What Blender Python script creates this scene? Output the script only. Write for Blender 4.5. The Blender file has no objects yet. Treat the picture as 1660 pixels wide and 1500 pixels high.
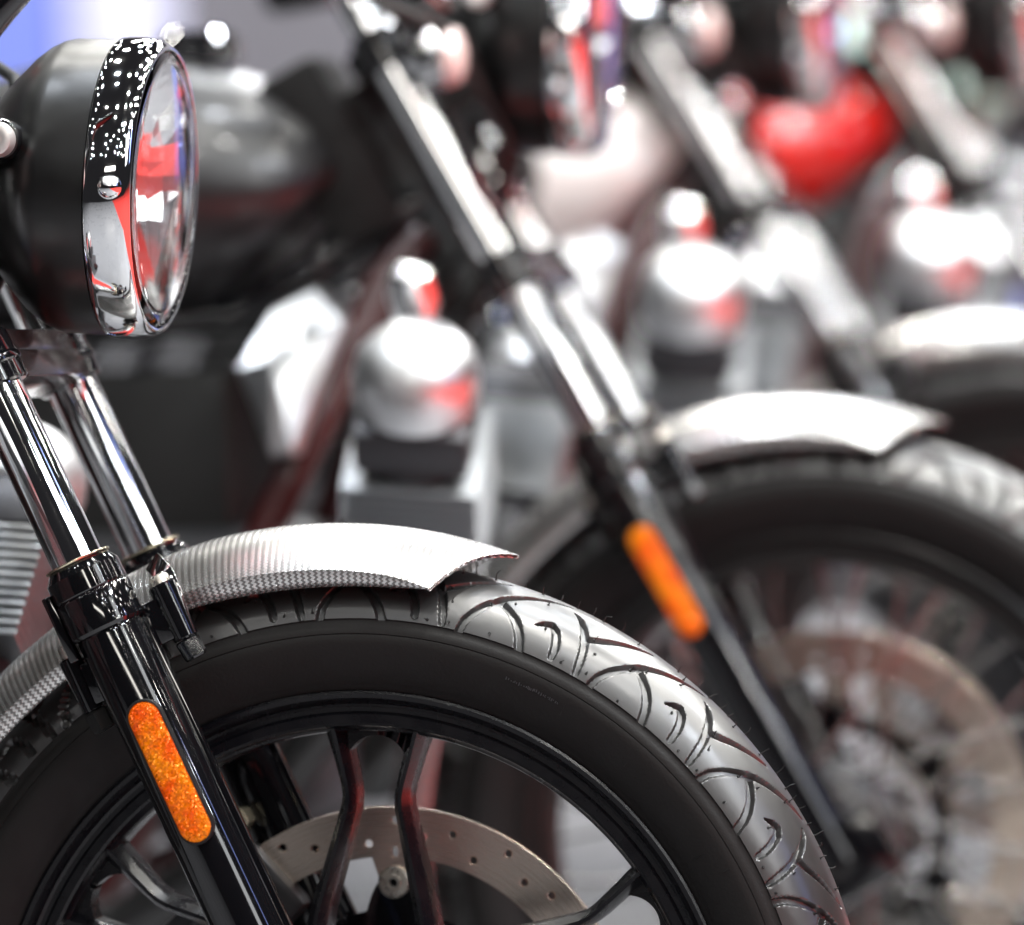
import bpy, bmesh, math, random
import numpy as np
from mathutils import Vector, Matrix
random.seed(7)
rng = np.random.default_rng(7)
scene = bpy.context.scene
COL = scene.collection
R_ = math.radians

# ------------------------------------------------------------------ camera, world, lamps, exposure
LEAN = R_(4.2)                                   # every bike rests on its side stand, leaning away from the viewer
LEANM = Matrix.Rotation(-LEAN, 4, 'X')
ZC = 0.3195                                      # height of the front axle
cam_data = bpy.data.cameras.new('camera')
cam = bpy.data.objects.new('camera', cam_data)
COL.objects.link(cam)
scene.camera = cam
cr, cu, cf = Vector((.9838, .1765, -.0310)), Vector((.0271, .0243, .9993)), Vector((-.1771, .9840, -.0191))
cm = Matrix((cr, cu, -cf)).transposed().to_4x4()
cm.translation = Vector((.7317, -3.4963, .4481 + ZC))
cam.matrix_world = LEANM @ cm
cam_data.sensor_width = 36
cam_data.lens = 9095.8 / 1660 * 36
cam_data.clip_start = .1
cam_data.clip_end = 200
cam_data.dof.use_dof = True
cam_data.dof.focus_distance = 3.515
cam_data.dof.aperture_fstop = (cam_data.lens / 1000) / .066

world = bpy.data.worlds.new('World')
scene.world = world
world.use_nodes = True
world.node_tree.nodes['Background'].inputs[0].default_value = (.030, .029, .032, 1)
world.node_tree.nodes['Background'].inputs[1].default_value = .6
vs = scene.view_settings
vs.view_transform = 'Standard'
vs.look = 'None'
vs.exposure = 0
vs.gamma = 1
vs.use_curve_mapping = False
scene.cycles.use_denoising = True
scene.cycles.max_bounces = 10
scene.cycles.glossy_bounces = 6
scene.cycles.transmission_bounces = 8
scene.cycles.sample_clamp_indirect = 12
scene.cycles.caustics_refractive = False
scene.cycles.caustics_reflective = False


def area(name, loc, target, sx, sy, power, color=(1, 1, 1)):
    l = bpy.data.lights.new(name, 'AREA')
    l.shape = 'RECTANGLE'; l.size = sx; l.size_y = sy; l.energy = power; l.color = color
    o = bpy.data.objects.new(name, l)
    COL.objects.link(o)
    o.location = loc
    o.rotation_euler = (Vector(target) - Vector(loc)).to_track_quat('-Z', 'Y').to_euler()
    return o


# the hall's ceiling: rows of small white show spots, a few soft boxes over the aisle
for i in range(13):
    for j in range(17):
        if random.random() < .18:
            continue
        l = bpy.data.lights.new('ceiling_spot', 'POINT')
        x_ = -4.6 + i * .98
        y_ = -7 + j * 1.12
        back = (.2 < x_ < 4.8 and -3 < y_ < 6.6) or (-1.9 < x_ < .3 and -.8 < y_ < 12)
        l.energy = (150 if .5 < x_ < 4.8 and -2.2 < y_ < 3.5 else 78 if back else 16 if x_ > 1.4 and y_ < -1 else 9) * random.choice((.5, .8, 1, 1.2, 1.7))
        l.shadow_soft_size = .075 if back else .045
        l.color = random.choice(((1, .97, .90), (1, .98, .93), (1, 1, .96), (.86, .92, 1)))
        o = bpy.data.objects.new('ceiling_spot', l)
        COL.objects.link(o)
        o.location = (x_ + random.uniform(-.3, .3), y_ + random.uniform(-.35, .35), 4.5 + random.uniform(-.15, .5))
area('aisle_lamp_white', (4.4, -3.4, 3.4), (0, 0, .6), 1.2, 2.4, 48, (.96, .98, 1))
area('aisle_lamp_warm', (.4, -6.6, 2.9), (0, 0, .6), 2.2, .35, 34, (1, .95, .88))
area('aisle_lamp_blue', (6.2, -1.2, 3.0), (0, 0, .6), .3, 2.4, 16, (.35, .45, 1))


# ------------------------------------------------------------------ materials
def mat(name, color, rough=.4, metal=0., spec=.5, coat=0., **kw):
    m = bpy.data.materials.new(name)
    m.use_nodes = True
    b = m.node_tree.nodes['Principled BSDF']
    b.inputs['Base Color'].default_value = (*color, 1)
    b.inputs['Roughness'].default_value = rough
    b.inputs['Metallic'].default_value = metal
    b.inputs['Specular IOR Level'].default_value = spec
    b.inputs['Coat Weight'].default_value = coat
    b.inputs['Coat Roughness'].default_value = .03
    for k, v in kw.items():
        b.inputs[k.replace('_', ' ')].default_value = v
    return m


def nd(m, t, **kw):
    n = m.node_tree.nodes.new(t)
    for k, v in kw.items():
        setattr(n, k, v)
    return n


def lk(m, a, b):
    m.node_tree.links.new(a, b)


def grime(m, scale=60, r0=.3, r1=.5, bump=0., bscale=400, coords='Object'):
    """uneven gloss and a little fine relief"""
    b = m.node_tree.nodes['Principled BSDF']
    tc = nd(m, 'ShaderNodeTexCoord')
    n = nd(m, 'ShaderNodeTexNoise')
    n.inputs['Scale'].default_value = scale
    n.inputs['Detail'].default_value = 6
    lk(m, tc.outputs[coords], n.inputs['Vector'])
    mr = nd(m, 'ShaderNodeMapRange')
    mr.inputs['From Min'].default_value = .3; mr.inputs['From Max'].default_value = .7
    mr.inputs['To Min'].default_value = r0; mr.inputs['To Max'].default_value = r1
    lk(m, n.outputs['Fac'], mr.inputs['Value'])
    lk(m, mr.outputs['Result'], b.inputs['Roughness'])
    if bump:
        n2 = nd(m, 'ShaderNodeTexNoise')
        n2.inputs['Scale'].default_value = bscale
        n2.inputs['Detail'].default_value = 4
        lk(m, tc.outputs[coords], n2.inputs['Vector'])
        bp = nd(m, 'ShaderNodeBump')
        bp.inputs['Strength'].default_value = bump
        bp.inputs['Distance'].default_value = .0006
        lk(m, n2.outputs['Fac'], bp.inputs['Height'])
        lk(m, bp.outputs['Normal'], b.inputs['Normal'])
    return m


M = {}
M['chrome'] = grime(mat('chrome', (.86, .87, .88), .04, 1), 40, .025, .06)
M['steel'] = grime(mat('zinc_plated_steel', (.62, .58, .52), .3, 1), 300, .22, .38)
M['gold_ring'] = mat('brass_washer', (.78, .70, .52), .25, 1)
M['gloss_black'] = grime(mat('gloss_black_enamel', (.0035, .0035, .0045), .06, 0, .5, .6), 90, .04, .12)
M['cast_black'] = grime(mat('cast_black_wheel', (.0035, .0035, .005), .3, 0, .36), 70, .22, .34, .15, 900)
M['satin_black'] = grime(mat('satin_black_paint', (.0045, .0047, .0048), .4, 0, .5), 120, .30, .35, .06, 1500)
M['plastic'] = grime(mat('black_plastic', (.008, .008, .008), .5, 0, .35), 200, .42, .6, .2, 900)
M['rubber'] = grime(mat('sidewall_rubber', (.0062, .0056, .0054), .55, 0, .28), 35, .48, .66, .3, 500)
M['tread'] = grime(mat('tread_rubber', (.022, .0215, .0215), .36, 0, 1., .42, Coat_IOR=1.6), 45, .29, .40, .10, 260)
M['alu'] = grime(mat('cast_aluminium', (.52, .53, .54), .35, 1), 80, .28, .46, .1, 500)
M['alu_dark'] = grime(mat('dark_cast_metal', (.07, .07, .075), .4, .8), 80, .35, .5)
M['alu_fin'] = grime(mat('grey_cast_fins', (.30, .31, .32), .4, 1), 80, .35, .5)
M['cap_alu'] = mat('satin_cap', (.85, .84, .82), .35, .7)
M['clear_pink'] = mat('pale_lens', (.80, .66, .62), .12, 0, .6, .6)
M['pipe'] = mat('dark_chrome_pipe', (.07, .07, .07), .38, 1)
M['polished'] = grime(mat('polished_alloy', (.78, .79, .80), .2, 1), 30, .33, .43)
M['dark_steel'] = mat('dark_steel', (.22, .21, .20), .25, 1)
M['clamp'] = grime(mat('clamp_enamel', (.030, .026, .026), .2, 0, .5, .2), 90, .16, .26)  # gloss black part; dim pinkish reflection painted in as a lighter base
M['rim_grey'] = mat('dark_rim', (.03, .03, .03), .3, .6)
M['seat'] = grime(mat('seat_vinyl', (.012, .011, .011), .5), 150, .45, .6, .3, 700)
M['tank_black'] = mat('tank_black', (.010, .010, .011), .34, 0, .5, .15)
M['tank_white'] = mat('tank_white', (.80, .77, .74), .25, 0, .5, .6)
M['tank_red'] = mat('tank_red', (.62, .012, .008), .2, 0, .5, .8)
M['tank_mint'] = mat('tank_mint', (.42, .60, .52), .25, 0, .5, .6)
M['glass'] = mat('lens_glass', (1, 1, 1), .0, 0, .5, 0, Transmission_Weight=1., IOR=1.45)
M['bulb'] = mat('bulb_cap', (.3, .3, .32), .15, 1)
M['red_reflection_tube'] = mat('black_frame_red_reflection', (.045, .004, .004), .3, 0, .5, .6)  # gloss black frame tube; its red reflection is put into the base colour
M['tread'].node_tree.nodes['Principled BSDF'].inputs['Coat Roughness'].default_value = .26

# brushed brake disc: anisotropic about the axle
m = M['disc'] = mat('brushed_disc_steel', (.86, .74, .64), .2, 1)
b = m.node_tree.nodes['Principled BSDF']
b.inputs['Anisotropic'].default_value = .7
tg = nd(m, 'ShaderNodeTangent', direction_type='RADIAL', axis='Y')
lk(m, tg.outputs['Tangent'], b.inputs['Tangent'])
tc = nd(m, 'ShaderNodeTexCoord'); sp = nd(m, 'ShaderNodeSeparateXYZ'); lk(m, tc.outputs['Object'], sp.inputs[0])
ln = nd(m, 'ShaderNodeVectorMath', operation='LENGTH'); lk(m, tc.outputs['Object'], ln.inputs[0])
wv = nd(m, 'ShaderNodeTexNoise', noise_dimensions='1D'); wv.inputs['Scale'].default_value = 2600; wv.inputs['Detail'].default_value = 3
lk(m, ln.outputs['Value'], wv.inputs['W'])
cr_ = nd(m, 'ShaderNodeMapRange'); cr_.inputs['To Min'].default_value = .20; cr_.inputs['To Max'].default_value = .34
lk(m, wv.outputs['Fac'], cr_.inputs['Value']); lk(m, cr_.outputs['Result'], b.inputs['Roughness'])

# silver carbon weave: cross bands with zigzag edges, worked on UV in metres
m = M['carbon'] = mat('silver_carbon_weave', (.6, .6, .6), .34, .85, .5, .35)
b = m.node_tree.nodes['Principled BSDF']
b.inputs['Coat Roughness'].default_value = .22
uv = nd(m, 'ShaderNodeUVMap'); sx = nd(m, 'ShaderNodeSeparateXYZ'); lk(m, uv.outputs['UV'], sx.inputs[0])


def math_n(m, op, a, bb=None, c=None):
    n = nd(m, 'ShaderNodeMath', operation=op)
    for i, v in enumerate((a, bb, c)):
        if v is None:
            continue
        if isinstance(v, (int, float)):
            n.inputs[i].default_value = v
        else:
            lk(m, v, n.inputs[i])
    return n.outputs[0]


PER, TOOTH = .0045, .0026
tri = math_n(m, 'PINGPONG', sx.outputs['Y'], TOOTH / 2)
ush = math_n(m, 'MULTIPLY_ADD', tri, 1.25, sx.outputs['X'])
fr = math_n(m, 'FRACT', math_n(m, 'DIVIDE', ush, PER))
band = math_n(m, 'SMOOTH_MIN', math_n(m, 'GREATER_THAN', fr, .52), 1., .0)
vt = math_n(m, 'FRACT', math_n(m, 'DIVIDE', sx.outputs['Y'], TOOTH))
mix = nd(m, 'ShaderNodeMix', data_type='RGBA')
mix.inputs['A'].default_value = (.70, .70, .685, 1); mix.inputs['B'].default_value = (.23, .222, .215, 1)  # darker bands: the fibres' weaker reflection put into the weave colour
lk(m, band, mix.inputs['Factor']); lk(m, mix.outputs['Result'], b.inputs['Base Color'])
lk(m, math_n(m, 'MULTIPLY_ADD', band, .08, .26), b.inputs['Roughness'])
bp = nd(m, 'ShaderNodeBump'); bp.inputs['Strength'].default_value = .25; bp.inputs['Distance'].default_value = .0004
lk(m, math_n(m, 'PINGPONG', fr, .26), bp.inputs['Height']); lk(m, bp.outputs['Normal'], b.inputs['Normal'])

# amber prismatic reflector
m = M['amber'] = mat('amber_prism', (1., .20, .004), .22, .3, .4, 0)
b = m.node_tree.nodes['Principled BSDF']
tc = nd(m, 'ShaderNodeTexCoord')
vo = nd(m, 'ShaderNodeTexVoronoi'); vo.inputs['Scale'].default_value = 900; vo.inputs['Randomness'].default_value = .55
lk(m, tc.outputs['Object'], vo.inputs['Vector'])
ge = nd(m, 'ShaderNodeNewGeometry')
sub = nd(m, 'ShaderNodeVectorMath', operation='SUBTRACT'); lk(m, vo.outputs['Color'], sub.inputs[0]); sub.inputs[1].default_value = (.5, .5, .5)
sc_ = nd(m, 'ShaderNodeVectorMath', operation='SCALE'); lk(m, sub.outputs[0], sc_.inputs[0]); sc_.inputs['Scale'].default_value = .8
ad = nd(m, 'ShaderNodeVectorMath', operation='ADD'); lk(m, ge.outputs['Normal'], ad.inputs[0]); lk(m, sc_.outputs[0], ad.inputs[1])
nz = nd(m, 'ShaderNodeVectorMath', operation='NORMALIZE'); lk(m, ad.outputs[0], nz.inputs[0]); lk(m, nz.outputs[0], b.inputs['Normal'])
n1 = nd(m, 'ShaderNodeTexNoise'); n1.inputs['Scale'].default_value = 70; n1.inputs['Detail'].default_value = 3; lk(m, tc.outputs['Object'], n1.inputs['Vector'])
mx = nd(m, 'ShaderNodeMix', data_type='RGBA'); mx.inputs['A'].default_value = (1, .11, .0, 1); mx.inputs['B'].default_value = (1, .28, .001, 1)
mr = nd(m, 'ShaderNodeMapRange'); mr.inputs['From Min'].default_value = .35; mr.inputs['From Max'].default_value = .65
lk(m, n1.outputs['Fac'], mr.inputs['Value']); lk(m, mr.outputs['Result'], mx.inputs['Factor']); lk(m, mx.outputs['Result'], b.inputs['Base Color'])

# floor: pale exhibition flooring, red carpet of the aisle
M['floor'] = grime(mat('pale_floor', (.24, .24, .255), .3), 3, .22, .4)
M['carpet'] = grime(mat('red_carpet', (.62, .03, .022), .9), 8, .85, .95, .4, 700)


# ------------------------------------------------------------------ mesh helpers
class MB:
    def __init__(s):
        s.v, s.f = [], []

    def add(s, v, f):
        o = len(s.v)
        s.v += [tuple(map(float, p)) for p in v]
        s.f += [tuple(i + o for i in q) for q in f]
        return s

    def rev(s, prof, org=(0, 0, 0), axis=(0, 1, 0), n=48, a0=0., a1=2 * math.pi, closed=False):
        """prof: (distance along axis, radius)"""
        ax = Vector(axis).normalized()
        t = Vector((0, 0, 1)) if abs(ax.z) < .9 else Vector((1, 0, 0))
        e1 = ax.cross(t).normalized(); e2 = ax.cross(e1)
        full = abs(a1 - a0 - 2 * math.pi) < 1e-6
        cols = n if full else n + 1
        org = Vector(org); v = []; k = len(prof)
        for i in range(cols):
            a = a0 + (a1 - a0) * i / n
            d = e1 * math.cos(a) + e2 * math.sin(a)
            v += [org + ax * p[0] + d * p[1] for p in prof]
        f = []
        for i in range(n):
            i2 = (i + 1) % cols
            for j in range(k if closed else k - 1):
                j2 = (j + 1) % k
                f.append((i * k + j, i * k + j2, i2 * k + j2, i2 * k + j))
        return s.add(v, f)

    def cyl(s, p0, p1, r0, r1=None, n=20, bev=.0):
        p0, p1 = Vector(p0), Vector(p1)
        r1 = r0 if r1 is None else r1
        L = (p1 - p0).length
        bev = min(bev, L * .45, r0 * .9, r1 * .9)
        pr = [(0, 0), (0, r0 - bev), (bev, r0), (L - bev, r1), (L, r1 - bev), (L, 0)] if bev else [(0, 0), (0, r0), (L, r1), (L, 0)]
        return s.rev(pr, p0, p1 - p0, n)

    def tube(s, pts, rad, n=14, cap=True):
        pts = [Vector(p) for p in pts]
        rs = rad if isinstance(rad, (list, tuple)) else [rad] * len(pts)
        v, f = [], []
        up = None
        for i, p in enumerate(pts):
            d = (pts[min(i + 1, len(pts) - 1)] - pts[max(i - 1, 0)]).normalized()
            if up is None:
                up = Vector((0, 0, 1)) if abs(d.z) < .9 else Vector((1, 0, 0))
            a = d.cross(up).normalized(); up = a.cross(d).normalized()
            v += [p + (a * math.cos(2 * math.pi * k / n) + up * math.sin(2 * math.pi * k / n)) * rs[i] for k in range(n)]
        for i in range(len(pts) - 1):
            for k in range(n):
                f.append((i * n + k, i * n + (k + 1) % n, (i + 1) * n + (k + 1) % n, (i + 1) * n + k))
        if cap:
            f.append(tuple(range(n))[::-1]); f.append(tuple((len(pts) - 1) * n + k for k in range(n)))
        return s.add(v, f)

    def box(s, c, ex, ey, ez, sx, sy, sz, bev=0.):
        """box with half sizes on given unit axes, edges chamfered"""
        c, ex, ey, ez = map(Vector, (c, ex, ey, ez))
        bm = bmesh.new()
        bmesh.ops.create_cube(bm, size=2)
        for q in bm.verts:
            q.co = Vector((q.co.x * sx, q.co.y * sy, q.co.z * sz))
        if bev:
            bmesh.ops.bevel(bm, geom=list(bm.edges), offset=bev, segments=2, profile=.6, affect='EDGES')
        bm.verts.index_update()
        v = [c + ex * q.co.x + ey * q.co.y + ez * q.co.z for q in bm.verts]
        f = [tuple(q.index for q in g.verts) for g in bm.faces]
        bm.free()
        return s.add(v, f)

    def prism(s, poly, org, ex, ey, ez, h0, h1):
        """polygon in the (ex, ey) plane extruded along ez from h0 to h1"""
        org, ex, ey, ez = map(Vector, (org, ex, ey, ez))
        n = len(poly)
        v = [org + ex * p[0] + ey * p[1] + ez * h0 for p in poly] + [org + ex * p[0] + ey * p[1] + ez * h1 for p in poly]
        f = [tuple(range(n))[::-1], tuple(range(n, 2 * n))]
        f += [(i, (i + 1) % n, n + (i + 1) % n, n + i) for i in range(n)]
        return s.add(v, f)

    def mesh(s, name, smooth=True, angle=38):
        me = bpy.data.meshes.new(name)
        me.from_pydata(s.v, [], s.f)
        bm = bmesh.new(); bm.from_mesh(me)
        bmesh.ops.remove_doubles(bm, verts=bm.verts, dist=1e-6)
        bmesh.ops.recalc_face_normals(bm, faces=bm.faces)
        bm.to_mesh(me); bm.free()
        if smooth:
            me.shade_smooth(); me.set_sharp_from_angle(angle=R_(angle))
        return me


def link(name, me, material=None, parent=None, loc=None, rot=None):
    o = bpy.data.objects.new(name, me)
    COL.objects.link(o)
    if material and me and not me.materials:
        me.materials.append(material)
    if parent:
        o.parent = parent
    if loc is not None:
        o.location = loc
    if rot is not None:
        o.rotation_euler = rot
    return o


def part(name, mb, material, parent, angle=38, loc=None, rot=None):
    return link(name, mb.mesh(name, True, angle), M[material], parent, loc, rot)


def tag(o, label, cat, group=None, kind=None):
    o['label'] = label
    if cat:
        o['category'] = cat
    if group:
        o['group'] = group
    if kind:
        o['kind'] = kind
    return o


# ------------------------------------------------------------------ the setting
f = MB().add([(-30, -7, 0), (30, -7, 0), (30, 22, 0), (-30, 22, 0)], [(0, 1, 2, 3)])
tag(part('floor', f, 'floor', None), 'pale exhibition floor under the row of motorcycles', None, kind='structure')
f = MB().add([(.95, -7, .004), (14, -7, .004), (14, 5.2, .004), (.95, 5.2, .004)], [(0, 1, 2, 3)])
tag(part('aisle_carpet', f, 'carpet', None), 'red carpet of the aisle in front of the motorcycles', None, kind='structure')


def emis(name, c, e):
    m = mat(name, c, .5)
    b_ = m.node_tree.nodes['Principled BSDF']
    b_.inputs['Emission Color'].default_value = (*c, 1); b_.inputs['Emission Strength'].default_value = e
    M[name] = m


emis('blue_screen', (.13, .17, .50), .55)
emis('white_screen', (.52, .52, .68), .5)
emis('lavender_screen', (.50, .50, .82), 1.)
M['wall_grey'] = grime(mat('wall_grey', (.15, .145, .165), .6), 4, .5, .7)
wall = part('display_wall', MB().box((-1.5, 9.2, 1.6), (1, 0, 0), (0, 1, 0), (0, 0, 1), 7, .1, 1.6, .01), 'wall_grey', None)
tag(wall, 'grey exhibition wall with blue and white lit screens, far behind the motorcycles', 'wall')
for x0, x1, z0, z1, k in ((-3.3, -2.53, .45, 1.9, 'blue_screen'), (-2.50, -2.27, .60, 1.9, 'white_screen'), (-.66, -.5, .30, .50, 'lavender_screen'), (-.60, -.10, .12, .28, 'blue_screen'), (.6, 2.0, .3, 1.4, 'blue_screen')):
    part('screen', MB().box(((x0 + x1) / 2, 9.07, (z0 + z1) / 2), (1, 0, 0), (0, 1, 0), (0, 0, 1), (x1 - x0) / 2, .026, (z1 - z0) / 2, .004), k, wall)


# ------------------------------------------------------------------ tyre with real grooves
GR = {  # (angle about the axle in degrees, angle across the crown) for one pitch of 18 degrees, with width in mm
    'A': ([(57.24, -75), (56.83, -63.6), (55.96, -53.7), (54.69, -43.6), (53.06, -32.6), (51.3, -24.4), (49.6, -17.5), (48.0, -11.5), (46.2, -6)], [4.2, 4.2, 4.0, 3.8, 3.6, 3.2, 2.8, 2.2, .8]),
    'B': ([(53.75, -37.5), (52.6, -42.4), (51.4, -48.7), (50.5, -55.6), (49.8, -63.1), (49.1, -75)], [3.4, 3.8, 4.2, 4.6, 4.6, 4.6]),
    'C': ([(48.6, -48.0), (47.7, -44.2), (46.9, -42.4), (46.1, -46.1), (45.5, -54.4), (45.2, -61.3), (45.1, -67.5)], [.4, 3.0, 3.8, 4.0, 4.2, 4.2, 3.6]),
    'D': ([(45.4, -16.0), (44.6, -20), (43.7, -28), (42.9, -37.5), (42.2, -49.1), (41.8, -59.6), (41.5, -70.0)], [.4, 2.6, 3.6, 4.0, 4.2, 4.2, 3.4]),
    'E': ([(43.0, -39.9), (42.16, -38.5), (41.18, -34.8), (40.0, -28.8), (38.46, -21.5), (37.0, -14.5), (35.5, -8.0)], [3.4, 3.6, 3.6, 3.4, 3.0, 2.4, .8]),
}
NIBS = [(41.9, -36.1), (41.1, -49.5), (47.3, -50.3), (54.2, -43.6), (52.3, -36.0), (53.16, -68.9), (43.46, -68.6), (40.29, -67.9), (50.2, -2), (45.5, 3), (41.5, -9), (55.5, -6), (48.6, -20), (44.0, 12), (52.4, 10), (47.6, 14), (39.9, 8), (49.0, -10), (42.6, 2)]
RC, RT = .3195, .04717
SIDE = [(-.0444, .2852), (-.0446, .2836), (-.0462, .2815), (-.0475, .2790), (-.0478, .2768), (-.0472, .2763), (-.0477, .2755), (-.0475, .2700), (-.0462, .2640),
        (-.0440, .2580), (-.0412, .2525), (-.0380, .2475), (-.0350, .2440), (-.0328, .2418), (-.0318, .2400), (-.029, .2370)]


def groove_depth(phi, bb):
    """phi, bb: arrays in degrees -> depth in metres (both halves of the tread, the far half out of step)"""
    out = np.zeros(phi.shape)
    for half in (0, 1):
        bq = bb if half == 0 else -bb
        ph = phi if half == 0 else phi + 9.
        for pts, w in GR.values():
            P = np.array(pts); W = np.array(w) * 1.12 / 1000
            mid = P[:, 0].mean()
            a = (ph - mid + 9.) % 18. - 9. + mid
            # metric coordinates, local radius for the angle about the axle
            rr = RC - RT + RT * np.cos(np.radians(bq))
            best = np.full(phi.shape, -1.)
            for i in range(len(P) - 1):
                x0 = np.radians(a - P[i, 0]) * rr; y0 = np.radians(bq - P[i, 1]) * RT
                dx = math.radians(P[i + 1, 0] - P[i, 0]) * rr; dy = math.radians(P[i + 1, 1] - P[i, 1]) * RT
                t = np.clip((x0 * dx + y0 * dy) / (dx * dx + dy * dy + 1e-15), 0, 1)
                d = np.hypot(x0 - t * dx, y0 - t * dy)
                hw = (W[i] + (W[i + 1] - W[i]) * t) / 2
                best = np.maximum(best, (hw - d) / .0011 + .5)
            q = np.clip(best, 0, 1)
            out = np.maximum(out, q * q * (3 - 2 * q) * .0042)
    return out


def tyre_mesh(name, fine):
    if fine:
        phis = np.concatenate([np.arange(12, 124, .135), np.arange(124, 160, .5), np.arange(160, 372, 2.)])
        bs = np.concatenate([np.arange(-73, 12, 1.), np.arange(12, 73.01, 3.05)])
    else:
        phis = np.arange(0, 360, .5)
        bs = np.linspace(-73, 73, 62)
    n = len(phis); s_ = np.array(SIDE)
    br = np.radians(bs)
    PH, BB = np.meshgrid(phis, bs, indexing='ij')
    dep = groove_depth(PH, BB)
    dep *= np.clip((74.5 - np.abs(BB)) / 1.5, .0, 1) * .85 + .15
    rt = RT - dep
    rho = RC - RT + rt * np.cos(np.radians(BB)); yy = rt * np.sin(np.radians(BB))
    ones = np.ones((n, 1))
    L = s_[::-1]; Rr = s_ * np.array([-1, 1])
    rho = np.hstack([ones * L[:, 1], rho, ones * Rr[:, 1]]); yy = np.hstack([ones * L[:, 0], yy, ones * Rr[:, 0]])
    k = rho.shape[1]
    P = np.radians(phis)[:, None]
    V = np.stack([rho * np.cos(P), yy, rho * np.sin(P)], -1).reshape(-1, 3)
    i, j = np.meshgrid(np.arange(n), np.arange(k - 1), indexing='ij')
    i2 = (i + 1) % n
    F = np.stack([i * k + j, i2 * k + j, i2 * k + j + 1, i * k + j + 1], -1).reshape(-1, 4)
    me = bpy.data.meshes.new(name)
    me.from_pydata(V.tolist(), [], F.tolist())
    me.materials.append(M['rubber']); me.materials.append(M['tread'])
    jj = j.reshape(-1)
    ns = len(SIDE)
    me.polygons.foreach_set('material_index', ((jj >= ns) & (jj < ns + len(bs) - 1)).astype(np.int32))
    me.shade_smooth(); me.set_sharp_from_angle(angle=R_(42))
    me.update()
    return me


RIMP = [(-.0300, .2402), (-.0328, .2396), (-.0338, .2380), (-.0334, .2352), (-.0300, .2325), (-.0262, .2310), (-.0250, .2290), (-.0248, .2262), (-.0268, .2244), (-.0268, .2190),
        (-.0255, .2172), (-.0215, .2160), (-.0190, .2140), (-.0150, .2130)]
RIM = RIMP + [(-a, r) for a, r in RIMP[::-1]] + [(.024, .233), (.018, .226), (-.018, .226), (-.024, .233)]


def spoke_bar(sgn, c):
    """one bent, ridged spoke; c = pair's angle, sgn = side of the pair"""
    ca, sa = math.cos(c), math.sin(c)
    rad = Vector((ca, 0, sa)); tan = Vector((-sa, 0, ca)) * sgn
    pts = [(.2175, .0275), (.1980, .0228), (.1790, .0180), (.1715, .0168), (.1640, .0172), (.1300, .0255), (.0980, .0335), (.062, .0395)]
    wid = [.0072, .0056, .0052, .0052, .0054, .0058, .0064, .0078]
    yn = [-.0215, -.0190, -.0178, -.0175, -.0178, -.0200, -.0230, -.0260]
    v, f = [], []
    for i, ((r, h), w, y) in enumerate(zip(pts, wid, yn)):
        p0 = Vector(pts[max(i - 1, 0)]); p1 = Vector(pts[min(i + 1, len(pts) - 1)])
        d = (p1 - p0).normalized(); nrm = Vector((-d.y, d.x))
        sec = [(-w, .012), (-w, y + .010), (-w * .86, y + .0075), (-.0012, y), (.0012, y), (w * .86, y + .0075), (w, y + .010), (w, .012), (w * .6, .015), (-w * .6, .015)]
        for a, yy in sec:
            q = Vector((r, h)) + nrm * a
            v.append(rad * q.x + tan * q.y + Vector((0, yy, 0)))
    k = 10
    for i in range(len(pts) - 1):
        for j in range(k):
            f.append((i * k + j, i * k + (j + 1) % k, (i + 1) * k + (j + 1) % k, (i + 1) * k + j))
    f += [tuple(range(k)), tuple(range((len(pts) - 1) * k, len(pts) * k))]
    return MB().add(v, f)


def spoke_web(c):
    rad = Vector((math.cos(c), 0, math.sin(c))); tan = Vector((-math.sin(c), 0, math.cos(c)))
    outer, inner = [], []
    N = 18
    for i in range(N + 1):
        u = -1 + 2 * i / N
        a = u * R_(7.2)
        outer.append((.2165 * math.cos(a), .2165 * math.sin(a)))
        inner.append((.184 + .0262 * math.sqrt(max(0, 1 - u * u)), u * .0218))
    mb = MB()
    for i in range(N):
        mb.prism([outer[i], outer[i + 1], inner[i + 1], inner[i]], (0, 0, 0), rad, tan, (0, 1, 0), -.010, .010)
    return mb


def ring_with_holes(name, loops, half):
    cu_ = bpy.data.curves.new(name, 'CURVE'); cu_.dimensions = '2D'; cu_.fill_mode = 'BOTH'
    cu_.extrude = half; cu_.bevel_depth = .0003; cu_.bevel_resolution = 0
    for lp in loops:
        s = cu_.splines.new('POLY'); s.points.add(len(lp) - 1)
        for p, q in zip(s.points, lp):
            p.co = (q[0], q[1], 0, 1)
        s.use_cyclic_u = True
    o = bpy.data.objects.new(name, cu_)
    COL.objects.link(o)
    me = bpy.data.meshes.new_from_object(o.evaluated_get(bpy.context.evaluated_depsgraph_get()))
    bpy.data.objects.remove(o); bpy.data.curves.remove(cu_)
    me.transform(Matrix.Rotation(R_(90), 4, 'X'))       # lies in the XZ plane
    me.name = name
    me.shade_smooth(); me.set_sharp_from_angle(angle=R_(30))
    me.materials.clear()
    return me


def circle(cx, cy, r, n):
    return [(cx + r * math.cos(2 * math.pi * i / n), cy + r * math.sin(2 * math.pi * i / n)) for i in range(n)]


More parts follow.
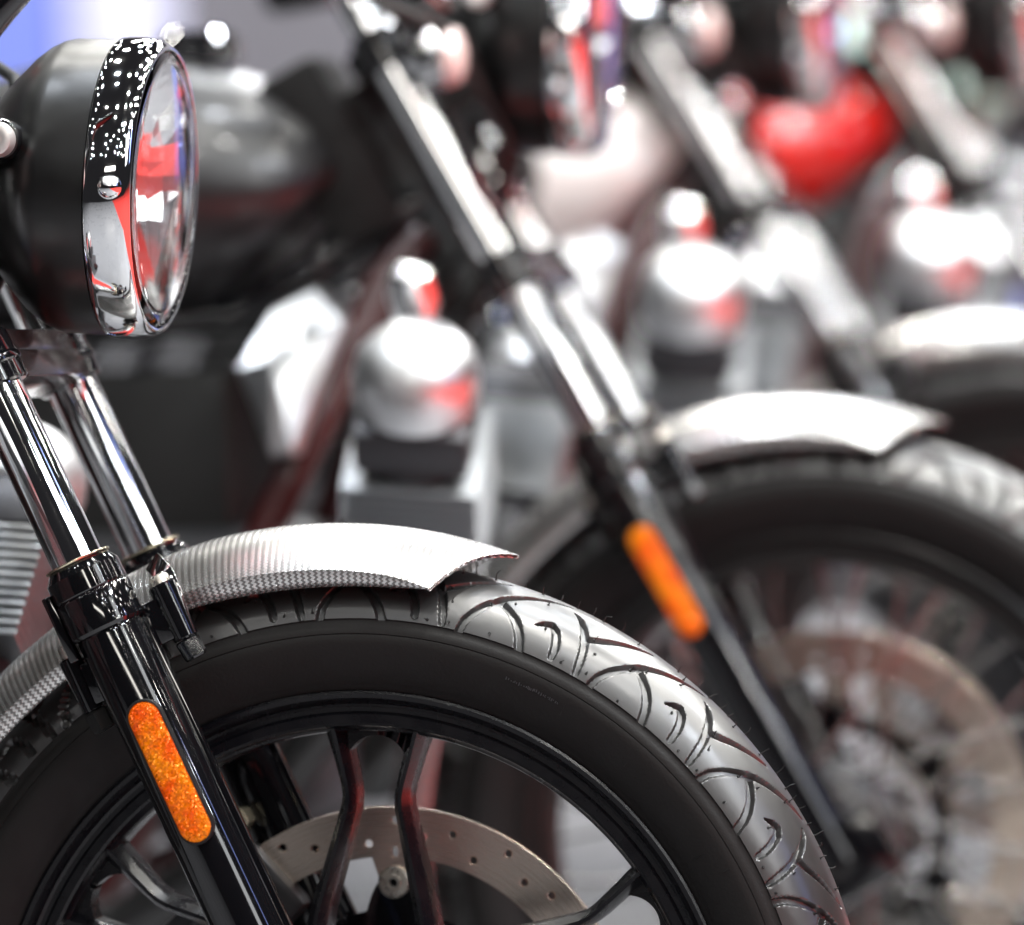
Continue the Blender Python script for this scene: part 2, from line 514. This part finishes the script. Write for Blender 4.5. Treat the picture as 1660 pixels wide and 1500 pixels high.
def disc_mesh():
    inner = []
    N = 240
    for i in range(N):
        a = 2 * math.pi * i / N
        d = (math.degrees(a) - 87.6 + 30) % 60 - 30
        r = .1258 - .030 * max(0, 1 - (abs(d) / 6.2) ** 4)
        inner.append((r * math.cos(a), r * math.sin(a)))
    loops = [circle(0, 0, .1578, 200), inner]
    for k in range(12):
        for a, r in ((87.7, .1492), (80.1, .1397), (72.6, .1456), (65.1, .1345)):
            a = R_(a + 30 * k)
            loops.append(circle(r * math.cos(a), r * math.sin(a), .0030, 14))
        if k % 2 == 0:
            a = R_(87.7 + 30 * k)
            loops.append([(.1285 * math.cos(a) + q[0] * math.sin(a) + q[1] * math.cos(a) * 1.6, .1285 * math.sin(a) - q[0] * math.cos(a) + q[1] * math.sin(a) * 1.6) for q in circle(0, 0, .0026, 14)])
    return ring_with_holes('brake_disc', loops, .0019)


def carrier_mesh():
    lo = []
    N = 240
    for i in range(N):
        a = 2 * math.pi * i / N
        d = (math.degrees(a) - 87.6 + 30) % 60 - 30
        r = .091 + .024 * max(0, 1 - (abs(d) / 11.) ** 2)
        lo.append((r * math.cos(a), r * math.sin(a)))
    return ring_with_holes('disc_carrier', [lo, circle(0, 0, .078, 90), ], .0022)


CACHE = {}


def cached(key, fn):
    if key not in CACHE:
        CACHE[key] = fn()
    return CACHE[key]


# ------------------------------------------------------------------ fender
def fender_mesh():
    ph = np.concatenate([np.linspace(71.9, 80, 28), np.linspace(80.5, 200, 190)])
    rc = np.interp(ph, [71.9, 80, 92, 105, 115, 126, 140, 200], [.3378, .3410, .3450, .3490, .3490, .3455, .346, .346])
    rcr = np.interp(ph, [71.9, 80, 83, 91, 108, 126, 200], [.3080, .3093, .3136, .3174, .3212, .3190, .3190])
    rlo = np.interp(ph, [71.9, 80, 82, 86, 92, 100, 109, 126, 200], [.308, .3085, .3072, .3066, .3066, .3075, .3105, .3085, .3085])
    ker = np.ones(7) / 7

    def sm(a):
        return np.convolve(np.pad(a, 3, mode='edge'), ker, 'valid')
    rc, rcr, rlo = sm(rc), sm(rcr), sm(rlo)
    W = .055
    w = W * np.clip((ph - 71.85) / (79.4 - 71.85), .012, 1) ** .92
    U = np.linspace(-1, 1, 41)
    verts, uvs, faces = [], [], []
    K = 41 + 6
    for a, c, k, lo, ww in zip(ph, rc, rcr, rlo, w):
        row = []
        full = ww > W * .985
        for u_ in U:
            y = u_ * ww
            q = abs(y) / W
            row.append((y, c - (c - k) * (.85 * q ** 2 + .15 * q ** 3)))
        ye, re = row[-1]
        lip = max(0., (re - lo)) if full else 0.
        lips = [(ye - .0022 * t * (lip / .01) + .0001, re - lip * t - .0001 * t) for t in (.04, .5, 1.)]
        row = [(-p[0], p[1]) for p in lips[::-1]] + row + lips
        ss = 0
        prev = None
        ar = math.radians(a)
        for (y, r) in row:
            if prev is not None:
                ss += math.hypot(y - prev[0], r - prev[1])
            prev = (y, r)
            verts.append((r * math.cos(ar), y, r * math.sin(ar) + ZC))
            uvs.append((ar * .335, ss))
    n = len(ph)
    for i in range(n - 1):
        for j in range(K - 1):
            faces.append((i * K + j, i * K + j + 1, (i + 1) * K + j + 1, (i + 1) * K + j))
    me = bpy.data.meshes.new('front_fender')
    me.from_pydata(verts, [], faces)
    ul = me.uv_layers.new(name='UVMap')
    for lp in me.loops:
        ul.data[lp.index].uv = uvs[lp.vertex_index]
    bm = bmesh.new(); bm.from_mesh(me)
    bmesh.ops.recalc_face_normals(bm, faces=bm.faces)
    if sum(f.normal.z for f in bm.faces) < 0:
        bmesh.ops.reverse_faces(bm, faces=bm.faces)
    bm.to_mesh(me); bm.free()
    me.shade_smooth(); me.set_sharp_from_angle(angle=R_(26))
    return me


# ------------------------------------------------------------------ one motorcycle
def motorcycle(offset, label, tank, wire=False, rake=.442, hl=0., fine=False, refl=0., tshift=0., eshift=0.):
    root = bpy.data.objects.new('motorcycle', None)
    COL.objects.link(root)
    root.location = LEANM @ Vector(offset)
    root.rotation_euler = (-LEAN, 0, 0)
    tag(root, label, 'motorcycle', 'motorcycles parked side by side')
    seg = 96 if fine else 40
    AX = Vector((0, 0, ZC))
    # ---- front wheel
    wheel = link('front_wheel', cached(('rim', wire, fine), lambda: MB().rev(RIM, (0, 0, 0), (0, 1, 0), 220 if fine else 110, closed=True).mesh('front_wheel', angle=24)),
                 M['cast_black'] if not wire else M['rim_grey'], root, AX)
    link('tyre', cached(('tyre', fine), lambda: tyre_mesh('tyre', fine)), None, wheel)
    hubp = [(-.032, 0), (-.032, .020), (-.030, .028), (-.026, .052), (-.020, .062), (.012, .062), (.03, .05), (.055, .045), (.055, 0)]
    part('hub', MB().rev(hubp, (0, 0, 0), (0, 1, 0), 48), 'cast_black' if not wire else 'alu_dark', wheel)
    if not wire:
        for k in range(6):
            c = R_(86.8 + 60 * k)
            for s in (-1, 1):
                part('spoke', spoke_bar(s, c), 'cast_black', wheel, 30)
            part('spoke_web', spoke_web(c), 'cast_black', wheel, 30)
    else:
        def sp(side, cross):
            h = Vector((.038 * math.cos(cross), .03 * side, .038 * math.sin(cross)))
            return MB().tube([h, Vector((.2135, .006 * side, 0))], .0015, 8).mesh('spoke')
        for side in (-1, 1):
            for cross in (-1.35, 1.35):
                me = cached(('sp', side, cross), lambda: sp(side, cross))
                for k in range(10):
                    link('spoke', me, M['dark_steel'], wheel, None, (0, R_(k * 36 + (9 if cross > 0 else 0) + (18 if side > 0 else 0)), 0))
    # tyre hairs and mould lines
    if fine:
        mb = MB()
        for rep in range(-2, 4):
            for a, bb in NIBS:
                if rng.random() < .12:
                    continue
                a2 = math.radians(a + 18 * rep + rng.normal(0, .25)); b2 = math.radians(bb + rng.normal(0, 1.2))
                n_ = Vector((math.cos(b2) * math.cos(a2), math.sin(b2), math.cos(b2) * math.sin(a2)))
                p = Vector(((RC - RT) * math.cos(a2), 0, (RC - RT) * math.sin(a2))) + n_ * RT
                L_ = rng.uniform(.0025, .0062) * (1.25 if bb > -12 else .85)
                dr = (n_ + Vector(rng.normal(0, .22, 3))).normalized()
                mb.cyl(p - n_ * .0004, p + n_ * .0004, .0011, .0009, 8)
                mb.tube([p, p + dr * L_ * .6, p + (dr + Vector(rng.normal(0, .2, 3))).normalized() * L_], [.00042, .00034, .0002], 5)
        o = part('rubber_hairs', mb, 'plastic', wheel); o['kind'] = 'stuff'
        for a, r0, r1 in ((58.6, .2605, .2735), (47.3, .258, .2725), (149.3, .2560, .2745), (31.0, .252, .262), (27.5, .2655, .271)):
            ar = R_(a); d = Vector((math.cos(ar), 0, math.sin(ar))); t = Vector((-math.sin(ar), 0, math.cos(ar)))
            ys = [float(np.interp(q, [p[1] for p in SIDE[::-1]], [p[0] for p in SIDE[::-1]])) for q in (r0, r1)]
            mb = MB().tube([d * r0 + Vector((0, ys[0], 0)), d * (r0 + r1) / 2 + Vector((0, sum(ys) / 2 - .0004, 0)), d * r1 + Vector((0, ys[1], 0))], .00035, 6)
            part('mould_line', mb, 'rubber', wheel)
        # worn raised print on the sidewall, too worn to read
        mb = MB()
        a = 67.6
        for k in range(26):
            a -= rng.uniform(.18, .42)
            ar = R_(a); d = Vector((math.cos(ar), 0, math.sin(ar))); t = Vector((-math.sin(ar), 0, math.cos(ar)))
            hgt = rng.uniform(.0003, .0011)
            mb.box(d * (.2668 + rng.normal(0, .0002)) + Vector((0, -.0469, 0)), d, t, (0, 1, 0), hgt, .00035, .00035)
        part('sidewall_print', mb, 'alu_dark', wheel)['kind'] = 'stuff'
    # ---- brake disc on the far side
    disc = link('brake_disc', cached('disc', disc_mesh), M['disc'], root, AX + Vector((0, .0687, 0)))
    link('disc_carrier', cached('carrier', carrier_mesh), M['gloss_black'], disc, (0, -.002, 0))
    for k in range(6):
        a = R_(87.6 + 60 * k)
        c = Vector((.1090 * math.cos(a), 0, .1090 * math.sin(a)))
        me = cached('button', lambda: MB().rev([(-.0075, .0028), (-.0075, .0046), (-.0062, .0052), (-.0060, .0092), (-.0050, .0105), (.004, .0105), (.004, .0028)], (0, 0, 0), (0, 1, 0), 36, closed=True).mesh('disc_button', angle=30))
        link('disc_button', me, M['steel'], disc, c)
    # caliper behind the far leg
    cal = MB()
    cal.box((-.105, .075, ZC + .085), (.74, 0, .67), (0, 1, 0), (-.67, 0, .74), .048, .024, .028, .006)
    cal.cyl((-.088, .045, ZC + .10), (-.088, .105, ZC + .10), .017, None, 24, .003)
    cal.cyl((-.118, .045, ZC + .072), (-.118, .105, ZC + .072), .017, None, 24, .003)
    cp = part('brake_caliper', cal, 'alu_dark', root)
    part('brake_hose', MB().tube([(-.128, .05, ZC + .150), (-.120, .045, ZC + .136), (-.108, .045, ZC + .130), (-.098, .045, ZC + .136), (-.093, .05, ZC + .15)], .0045, 12), 'gloss_black', cp)
    part('hose_fitting', MB().cyl((-.094, .04, ZC + .152), (-.094, .062, ZC + .152), .009, None, 6, .001), 'gold_ring', cp)
    # ---- fork
    d = Vector((rake, 0, -1)).normalized(); e = Vector((1, 0, rake)).normalized(); yv = Vector((0, 1, 0))
    S0 = Vector((-.1586, 0, .3271 + ZC))

    def F(t, p=0., y=0.):
        return S0 + d * t + e * p + yv * y
    for side in (-1, 1):
        y0 = .093 * side
        prof = [(.0465, .0160), (.0465, .0212), (.049, .0217), (.20, .0217), (.36, .0225), (.385, .0225), (.385, 0)]
        leg = part('fork_leg', MB().rev(prof, F(0, 0, y0), d, seg), 'gloss_black', root)
        part('axle_lug', MB().box(F(.385, .012, y0), d, e, yv, .03, .032, .019, .008), 'gloss_black', leg)
        part('stanchion', MB().rev([(-.40, 0), (-.40, .0168), (.02, .0168), (.02, 0)], F(0, 0, y0), d, seg), 'chrome', leg)
        part('fork_collar', MB().rev([(.0006, .0170), (.0008, .0200), (.0030, .0214), (.0045, .0224), (.0070, .0243), (.0195, .0248), (.0206, .0240), (.0214, .0248), (.0225, .0252), (.0440, .0250), (.0462, .0235), (.0468, .0200)], F(0, 0, y0), d, seg), 'gloss_black', leg, 30)
        part('seal_ring', MB().rev([(-.0012, .0169), (-.0012, .0212), (-.0006, .0216), (.0002, .0214), (.0004, .0200), (.0006, .0169)], F(0, 0, y0), d, seg), 'gold_ring', leg, 30)
        # casting ribs and fender bosses with their bolts
        part('casting_rib', MB().box(F(.034, -.0262, y0), d, e, yv, .022, .0030, .011, .0012), 'gloss_black', leg)
        if fine:
            part('casting_rib', MB().box(F(.20, .0218, y0 - .006 * side), d, e, yv, .15, .0026, .0045, .0014), 'gloss_black', leg)
        yb = y0 - .012 * side
        for nm, pp, t0, t1, rr in (('front', .0395, .034, .072, .0090), ('rear', -.0335, .051, .088, .0082)):
            sgn = 1 if pp > 0 else -1
            bb = MB().cyl(F(t0, pp, yb), F(t1, pp, yb), rr, rr * .93, 28, .0012)
            bb.box(F((t0 + t1) / 2 + .002, pp - sgn * .011, yb), d, e, yv, (t1 - t0) / 2 - .005, .012, .0065, .0015)
            part('fender_boss', bb, 'gloss_black', leg)
            part('bolt', MB().rev([(-.0062, 0), (-.0062, .0038), (-.0052, .0060), (-.004, .0066), (.0005, .0066), (.0005, 0)] if sgn > 0 else [(-.0085, 0), (-.0085, .0048), (-.0078, .0055), (.0005, .0055), (.0005, 0)], F(t0, pp, yb), d, 28), 'steel', leg)
            part('nut', MB().cyl(F(t1, pp, yb), F(t1 + .0135, pp + .001, yb), .0083, .0078, 6, .0012), 'gloss_black' if sgn > 0 else 'plastic', leg)
    # side reflectors on both legs
    for side in (-1, 1):
        y0 = .093 * side

        def cap_poly(r, h, n=16):
            return [(h + r * math.cos(a), r * math.sin(a)) for a in np.linspace(-math.pi / 2, math.pi / 2, n)] + [(-h + r * math.cos(a), r * math.sin(a)) for a in np.linspace(math.pi / 2, 1.5 * math.pi, n)]
        org = F(.144 - (.012 if refl else 0), .0035 + refl, y0 + .0213 * side)
        hs = MB()
        H = .0368
        rings = [(0, .0100), (.0005, .0117), (.0055, .0121), (.0070, .0116), (.0072, .0106), (.0058, .0103)]
        v, fc = [], []
        for hgt, rr in rings:
            v += [org + d * p[0] + e * p[1] + yv * side * hgt for p in cap_poly(rr, H)]
        n_ = 32
        for i in range(len(rings) - 1):
            for j in range(n_):
                fc.append((i * n_ + j, i * n_ + (j + 1) % n_, (i + 1) * n_ + (j + 1) % n_, (i + 1) * n_ + j))
        hs.add(v, fc)
        rf = part('side_reflector', hs, 'plastic', root, 30)
        rl = [(.0050, .0104), (.0066, .0103), (.0074, .0090), (.0077, .005)]
        v, fc = [], []
        for hgt, rr in rl:
            v += [org + d * p[0] + e * p[1] + yv * side * hgt for p in cap_poly(rr, H)]
        for i in range(len(rl) - 1):
            for j in range(n_):
                fc.append((i * n_ + j, i * n_ + (j + 1) % n_, (i + 1) * n_ + (j + 1) % n_, (i + 1) * n_ + j))
        fc.append(tuple((len(rl) - 1) * n_ + j for j in range(n_)))
        part('amber_lens', MB().add(v, fc), 'amber', rf, 50)
    # ---- clamps
    TC = -.1373
    lc = MB().box(F(TC + .0075, .000, 0), d, e, yv, .0095, .0185, .076, .002)
    lc.box(F(TC - .0095, .000, 0), d, e, yv, .0075, .0165, .076, .002)
    clamp = part('lower_clamp', lc, 'clamp', root)
    for side in (-1, 1):
        part('clamp_ring', MB().rev([(-.0165, .0165), (-.0165, .0198), (-.0150, .0212), (-.0015, .0214), (.0, .0228), (.0022, .0232), (.0040, .0228), (.0050, .0216), (.0160, .0216), (.0175, .0200), (.0175, .0165)], F(TC, 0, .093 * side), d, seg), 'gloss_black', clamp, 28)
    TU = -.335
    uc = part('upper_clamp', MB().box(F(TU, -.01, 0), d, e, yv, .012, .022, .09, .005), 'gloss_black', root)
    for side in (-1, 1):
        part('clamp_ring', MB().rev([(-.018, .0), (-.018, .018), (-.014, .022), (.013, .022), (.015, .017)], F(TU, 0, .093 * side), d, 32), 'gloss_black', uc)
    part('steering_head', MB().cyl(F(TU, -.055, 0), F(TC, -.055, 0), .028, .030, 28, .003), 'plastic', root)
    for side in (-1, 1):          # headlight brackets with rubber grommets
        part('headlight_bracket', MB().box(F(-.262 - hl * .4, .030, .090 * side), d, e, yv, .030, .026, .0035, .001), 'plastic', root)
    # ---- headlight
    H0 = Vector((-.1475, 0, .5631 + ZC)) - d * hl
    hx = Vector((math.cos(R_(-4.5)), 0, math.sin(R_(-4.5))))
    bowl = part('headlight', MB().rev([(-.1, 0), (-.098, .012), (-.090, .036), (-.078, .0540), (-.064, .0705), (-.052, .0825), (-.043, .0893), (-.036, .0928), (-.030, .0942), (-.014, .0947), (-.0002, .0948), (-.0002, .080)], H0, hx, seg), 'satin_black', root, 50)
    part('bezel', MB().rev([(.0, .0900), (.0004, .0952), (.0015, .0964), (.006, .0968), (.014, .0969), (.021, .0960), (.0265, .0940), (.0292, .0920), (.0300, .0904), (.0296, .0890), (.0265, .0884), (.018, .0884)], H0, hx, seg * 2), 'chrome', bowl, 50)
    lens = [(.0325, 0), (.0312, .03), (.0288, .06), (.0264, .078), (.0240, .0881), (.0278, .0881), (.0296, .0850), (.0316, .0770), (.0336, .060), (.0356, .030), (.0365, 0)]
    part('lens', MB().rev(lens, H0, hx, seg), 'glass', bowl, 40)
    # faceted reflector bowl behind the glass
    v, fc = [], []
    nr, na = 9, 48
    for i in range(nr + 1):
        q = i / nr
        for k in range(na):
            a = 2 * math.pi * k / na
            r = .012 + .0755 * q
            x = -.052 + .0702 * q ** 1.9 + (.0016 if (k // 2 + i) % 2 else 0)
            up = Vector((0, 0, 1)); up = (up - hx * up.dot(hx)).normalized()
            v.append(H0 + hx * x + (yv * math.cos(a) + up * math.sin(a)) * r)
    for i in range(nr):
        for k in range(na):
            fc.append((i * na + k, i * na + (k + 1) % na, (i + 1) * na + (k + 1) % na, (i + 1) * na + k))
    me = MB().add(v, fc).mesh('lamp_reflector', False)
    link('lamp_reflector', me, M['chrome'], bowl)
    part('bulb_shield', MB().rev([(-.05, .008), (-.01, .009), (-.006, .014), (.004, .013), (.008, .006), (.009, 0)], H0, hx, 24), 'bulb', bowl)
    part('bezel_screw', MB().rev([(-.004, .0075), (.001, .0078), (.0035, .0066), (.0056, .0040), (.0062, 0)], H0 + hx * .0175 - Vector((0, .0955, .001)), (0, -1, 0), 28), 'chrome', bowl)
    for side in (-1, 1):
        ec = H0 - hx * .0535 + Vector((0, .083 * side, .0255))
        part('mount_bolt', MB().rev([(-.020, .013), (.008, .0135), (.010, .0125), (.010, .009)], ec, (0, side, 0), 32), 'gloss_black', bowl)
        part('bolt_cap', MB().rev([(.006, .0112), (.016, .0112), (.0195, .0100), (.0205, .0070), (.0195, .0040), (.0175, 0)], ec, (0, side, 0), 32), 'cap_alu', bowl)
    # ---- fender
    fd = link('front_fender', cached('fender', fender_mesh), M['carbon'], root)
    sm_ = fd.modifiers.new('thickness', 'SOLIDIFY'); sm_.thickness = .0022; sm_.offset = -1
    for side in (-1, 1):
        mb = MB()
        pts = [(-.1205, .052, .3245), (-.1120, .060, .3180), (-.1060, .064, .3060), (-.1035, .067, .2960)]
        for i in range(3):
            a, c_ = Vector(pts[i]), Vector(pts[i + 1])
            mid = (a + c_) / 2; mid.y *= side; mid.z += ZC
            dd = (c_ - a); dd.y *= side; L_ = dd.length; dd.normalize()
            nn = dd.cross(Vector((0, 1, 0))).normalized()
            mb.box(mid, dd, nn, nn.cross(dd), L_ / 2 + .001, .0065, .0012, .0005)
        part('fender_stay', mb, 'chrome', fd)
    # ---- instruments, handlebar
    hb = [F(TU - .03, -.02, s * .36) + Vector((-.15 * abs(s) ** 2, 0, .06 * min(1, abs(s) * 3))) for s in (-1, -.8, -.5, -.3, -.12, .12, .3, .5, .8, 1)]
    bar = part('handlebar', MB().tube(hb, .011, 14), 'gloss_black', root)
    for s in (-1, 1):
        end = hb[0] if s < 0 else hb[-1]; nx = hb[1] if s < 0 else hb[-2]
        part('grip', MB().tube([end, nx], .0165, 16), 'plastic', bar)
    part('gauge', MB().rev([(-.045, 0), (-.04, .03), (0, .042), (.006, .044), (.012, .041), (.012, 0)], F(TU - .05, .035, 0), -d + e * -.4, 36), 'chrome', root)
    for side in (-1, 1):
        c = F(-.300, .046 if hl else -.03, .150 * side)
        ind = part('indicator', MB().rev([(-.040, 0), (-.034, .012), (-.015, .022), (.0, .0245), (.004, .0245)], c, (1, 0, 0), 28), 'chrome', root)
        part('indicator_lens', MB().rev([(.004, .0235), (.014, .020), (.018, .010), (.019, 0)], c, (1, 0, 0), 28), 'clear_pink', ind)
        part('stalk', MB().tube([c - Vector((.01, 0, 0)), F(-.300, .02, .11 * side)], .006, 10), 'gloss_black', ind)
    if fine:
        part('brake_lever', MB().tube([(-.135, -.16, 1.033), (-.160, -.16, 1.007), (-.178, -.16, .990), (-.204, -.16, .962), (-.25, -.16, .925)], [.008, .0095, .0105, .0115, .012], 16), 'gloss_black', bar)
    for k, (ya, yb2) in enumerate(((-.10, -.03), (.06, .02), (-.16, -.05))):
        part('cable', MB().tube([F(TU - .05, .01, ya * 2), F(TU + .02, .06, ya), F(TU + .1, .045, yb2), F(TC + .01, -.05 - .02 * k, yb2), F(TC + .05, -.13, yb2)], .0042, 10), 'plastic', root)
    # ---- tank: lofted teardrop
    v, fc = [], []
    st = [(-.345, .030, .865, .040), (-.358, .062, .850, .075), (-.40, .098, .832, .104), (-.47, .128, .838, .117), (-.55, .150, .838, .118), (-.63, .150, .830, .108), (-.71, .130, .815, .090), (-.78, .100, .800, .065), (-.83, .070, .785, .040)]
    na = 28
    for x, wy, zc, hz in st:
        for k in range(na):
            a = 2 * math.pi * k / na
            c, s = math.cos(a), math.sin(a)
            v.append((x + ((.075 * s * max(0, min(1, (x + .75) / .3))) if s < 0 else -.05 * s * max(0, min(1, (x + .75) / .3))), wy * math.copysign(abs(c) ** .8, c), zc + hz * math.copysign(abs(s) ** .85, s)))
    for i in range(len(st) - 1):
        for k in range(na):
            fc.append((i * na + k, i * na + (k + 1) % na, (i + 1) * na + (k + 1) % na, (i + 1) * na + k))
    fc += [tuple(range(na)), tuple(range((len(st) - 1) * na, len(st) * na))]
    tk = part('fuel_tank', MB().add(v, fc), tank, root, 60)
    tk.location = (tshift, 0, -.6 * tshift)
    if tank == 'tank_white':
        tk.data.materials.append(M['satin_black'])
        for p_ in tk.data.polygons:
            p_.material_index = int(p_.center.x < -.50)
    ss = tk.modifiers.new('smooth', 'SUBSURF'); ss.levels = 1; ss.render_levels = 2
    part('fuel_cap', MB().rev([(-.01, .034), (.008, .034), (.014, .028), (.016, 0)], (-.485, 0, .955), (0.05, 0, 1), 32), 'chrome', tk)
    # ---- seat, frame
    v, fc = [], []
    st = [(-.80, .07, .80, .03), (-.84, .10, .80, .045), (-.95, .12, .79, .05), (-1.10, .13, .80, .05), (-1.25, .12, .83, .045), (-1.38, .09, .85, .03), (-1.41, .05, .85, .015)]
    for x, wy, zc, hz in st:
        for k in range(16):
            a = 2 * math.pi * k / 16
            v.append((x, wy * math.cos(a), zc + hz * math.sin(a)))
    for i in range(len(st) - 1):
        for k in range(16):
            fc.append((i * 16 + k, i * 16 + (k + 1) % 16, (i + 1) * 16 + (k + 1) % 16, (i + 1) * 16 + k))
    fc += [tuple(range(16)), tuple(range(96, 112))]
    part('seat', MB().add(v, fc), 'seat', root, 60)
    for s in (-1, 1):
        part('frame_downtube', MB().tube([(-.300, .03 * s, .80), (-.330, .05 * s, .765), (-.372, .095 * s, .665), (-.418, .115 * s, .57), (-.465, .115 * s, .44), (-.55, .115 * s, .30), (-.66, .115 * s, .27), (-.90, .115 * s, .28)], .0155, 14), 'red_reflection_tube', root)
        part('frame_top_tube', MB().tube([(-.30, .03 * s, .83), (-.45, .05 * s, .74), (-.80, .10 * s, .74), (-1.10, .12 * s, .74), (-1.38, .12 * s, .79)], .014, 12), 'gloss_black', root)
    part('headstock_cover', MB().box(F(-.295, -.085, 0), d, e, yv, .075, .030, .055, .012), 'plastic', root)
    part('battery_box', MB().box((-.60, 0, .60), (1, 0, 0), (0, 1, 0), (0, 0, 1), .15, .085, .10, .015), 'plastic', root)
    # ---- transverse twin engine
    part('crankcase', MB().box((-.50, 0, .455), (1, 0, 0), (0, 1, 0), (0, 0, 1), .105, .13, .12, .03), 'alu_dark', root)
    part('gearbox', MB().box((-.69, 0, .42), (1, 0, 0), (0, 1, 0), (0, 0, 1), .10, .11, .11, .03), 'alu_dark', root)
    for s in (-1, 1):
        ax = Vector((.12, .60 * s, .79)).normalized()
        base = Vector((-.287 + eshift, .150 * s, .535))
        fx = Vector((1, 0, 0)); fy = ax.cross(fx).normalized(); fx = fy.cross(ax).normalized()
        cyb = MB().cyl(base - ax * .10, base + ax * .14, .043, None, 32)
        cyl_ = part('engine_cylinder', cyb, 'alu_dark', root)
        for k in range(12):
            part('fin', MB().box(base + ax * (.040 + k * .0077), fx, fy, ax, .052, .052, .0024, .0015), 'alu_fin', cyl_)
        part('cylinder_head', MB().box(base + ax * .154, fx, fy, ax, .044, .044, .020, .008), 'alu_dark', cyl_)
        vc = MB().rev([(.172, 0), (.172, .042), (.176, .047), (.196, .0485), (.212, .045), (.226, .034), (.234, .018), (.236, 0)], base, ax, 36)
        part('valve_cover', vc, 'polished', cyl_)
        part('intake_body', MB().rev([(-.03, 0), (-.026, .016), (0, .020), (.018, .018), (.026, .010), (.028, 0)], (-.283, .17 * s, .752), (0, s * .4, 1), 24), 'chrome', cyl_)
        hd = base + ax * .13
        part('exhaust_pipe', MB().tube([hd + fx * .0 - fy * .03 * s, (-.262, .215 * s, .57), (-.33, .20 * s, .46), (-.45, .18 * s, .32), (-.58, .17 * s, .245), (-.90, .20 * s, .24), (-1.0, .20 * s, .245), (-1.35, .22 * s, .30)], [.018] * 6 + [.034, .038], 18), 'pipe', root)
        out = [(-.351, .735), (-.378, .762), (-.412, .745), (-.436, .700), (-.402, .630), (-.385, .632)]  # invented polished cover for a bright patch, tilted to catch the ceiling spots
        cc = Vector((-.394, .108 * s, .708))
        v, fc = [], []
        for q, dy in ((1., -.03), (1., .0), (.94, .008), (.6, .014), (.25, .017)):
            v += [(cc.x + (x - cc.x) * q, cc.y + s * (dy + (.70 - z) * .55), cc.z + (z - cc.z) * q) for x, z in out]
        for i_ in range(4):
            fc += [(i_ * 6 + k, i_ * 6 + (k + 1) % 6, i_ * 6 + 6 + (k + 1) % 6, i_ * 6 + 6 + k) for k in range(6)]
        fc.append(tuple(range(24, 30)))
        sc2 = MB().add(v, fc)
        part('added_bright_cover', sc2, 'polished' if tank != 'tank_red' else 'plastic', root)
    # ---- rear wheel, swing arm, stand
    rw = link('rear_wheel', cached(('rim', wire, fine), None), None, root, (-1.45, 0, ZC))
    link('tyre', cached(('tyre', False), lambda: tyre_mesh('tyre', False)), None, rw)
    part('hub', MB().rev([(-.08, 0), (-.08, .05), (-.03, .10), (.03, .10), (.06, .05), (.06, 0)], (0, 0, 0), (0, 1, 0), 32), 'cast_black', rw)
    for k in range(6):
        a = R_(60 * k + 20)
        dv = Vector((math.cos(a), 0, math.sin(a)))
        part('spoke', MB().tube([dv * .09, dv * .216], [.014, .010], 10), 'cast_black', rw)
    for s in (-1, 1):
        part('swing_arm', MB().tube([(-.78, .115 * s, .36), (-1.10, .12 * s, .34), (-1.45, .12 * s, ZC)], .022, 14), 'plastic', root)
        part('shock_absorber', MB().tube([(-1.12, .14 * s, .73), (-1.26, .14 * s, .36)], .026, 14), 'chrome', root)
    part('side_stand', MB().tube([(-.52, .12, .27), (-.50, .25, .045)], .011, 12), 'plastic', root)
    return root


motorcycle((0, 0, 0), 'motorcycle with cast black front wheel, chrome-ringed headlight and silver carbon fender', 'tank_black', fine=True, eshift=-.03)
motorcycle((.1866, .8708, .0639), 'black-tanked motorcycle with wire-spoked wheel standing beside the cast-wheeled one', 'tank_black', wire=True, rake=.53, hl=.082, refl=-.010)
motorcycle((.268, 1.74, .128), 'motorcycle with a white fuel tank, behind the black-tanked one with wire spokes', 'tank_white', wire=True, rake=.56, hl=.082, tshift=.055)
motorcycle((.41, 2.45, .165), 'motorcycle with a bright red fuel tank', 'tank_red', wire=True, rake=.56, hl=.082, tshift=.04)
motorcycle((.52, 3.3, .22), 'motorcycle with a pale mint fuel tank, at the back of the row', 'tank_mint', wire=True, rake=.56, hl=.082)
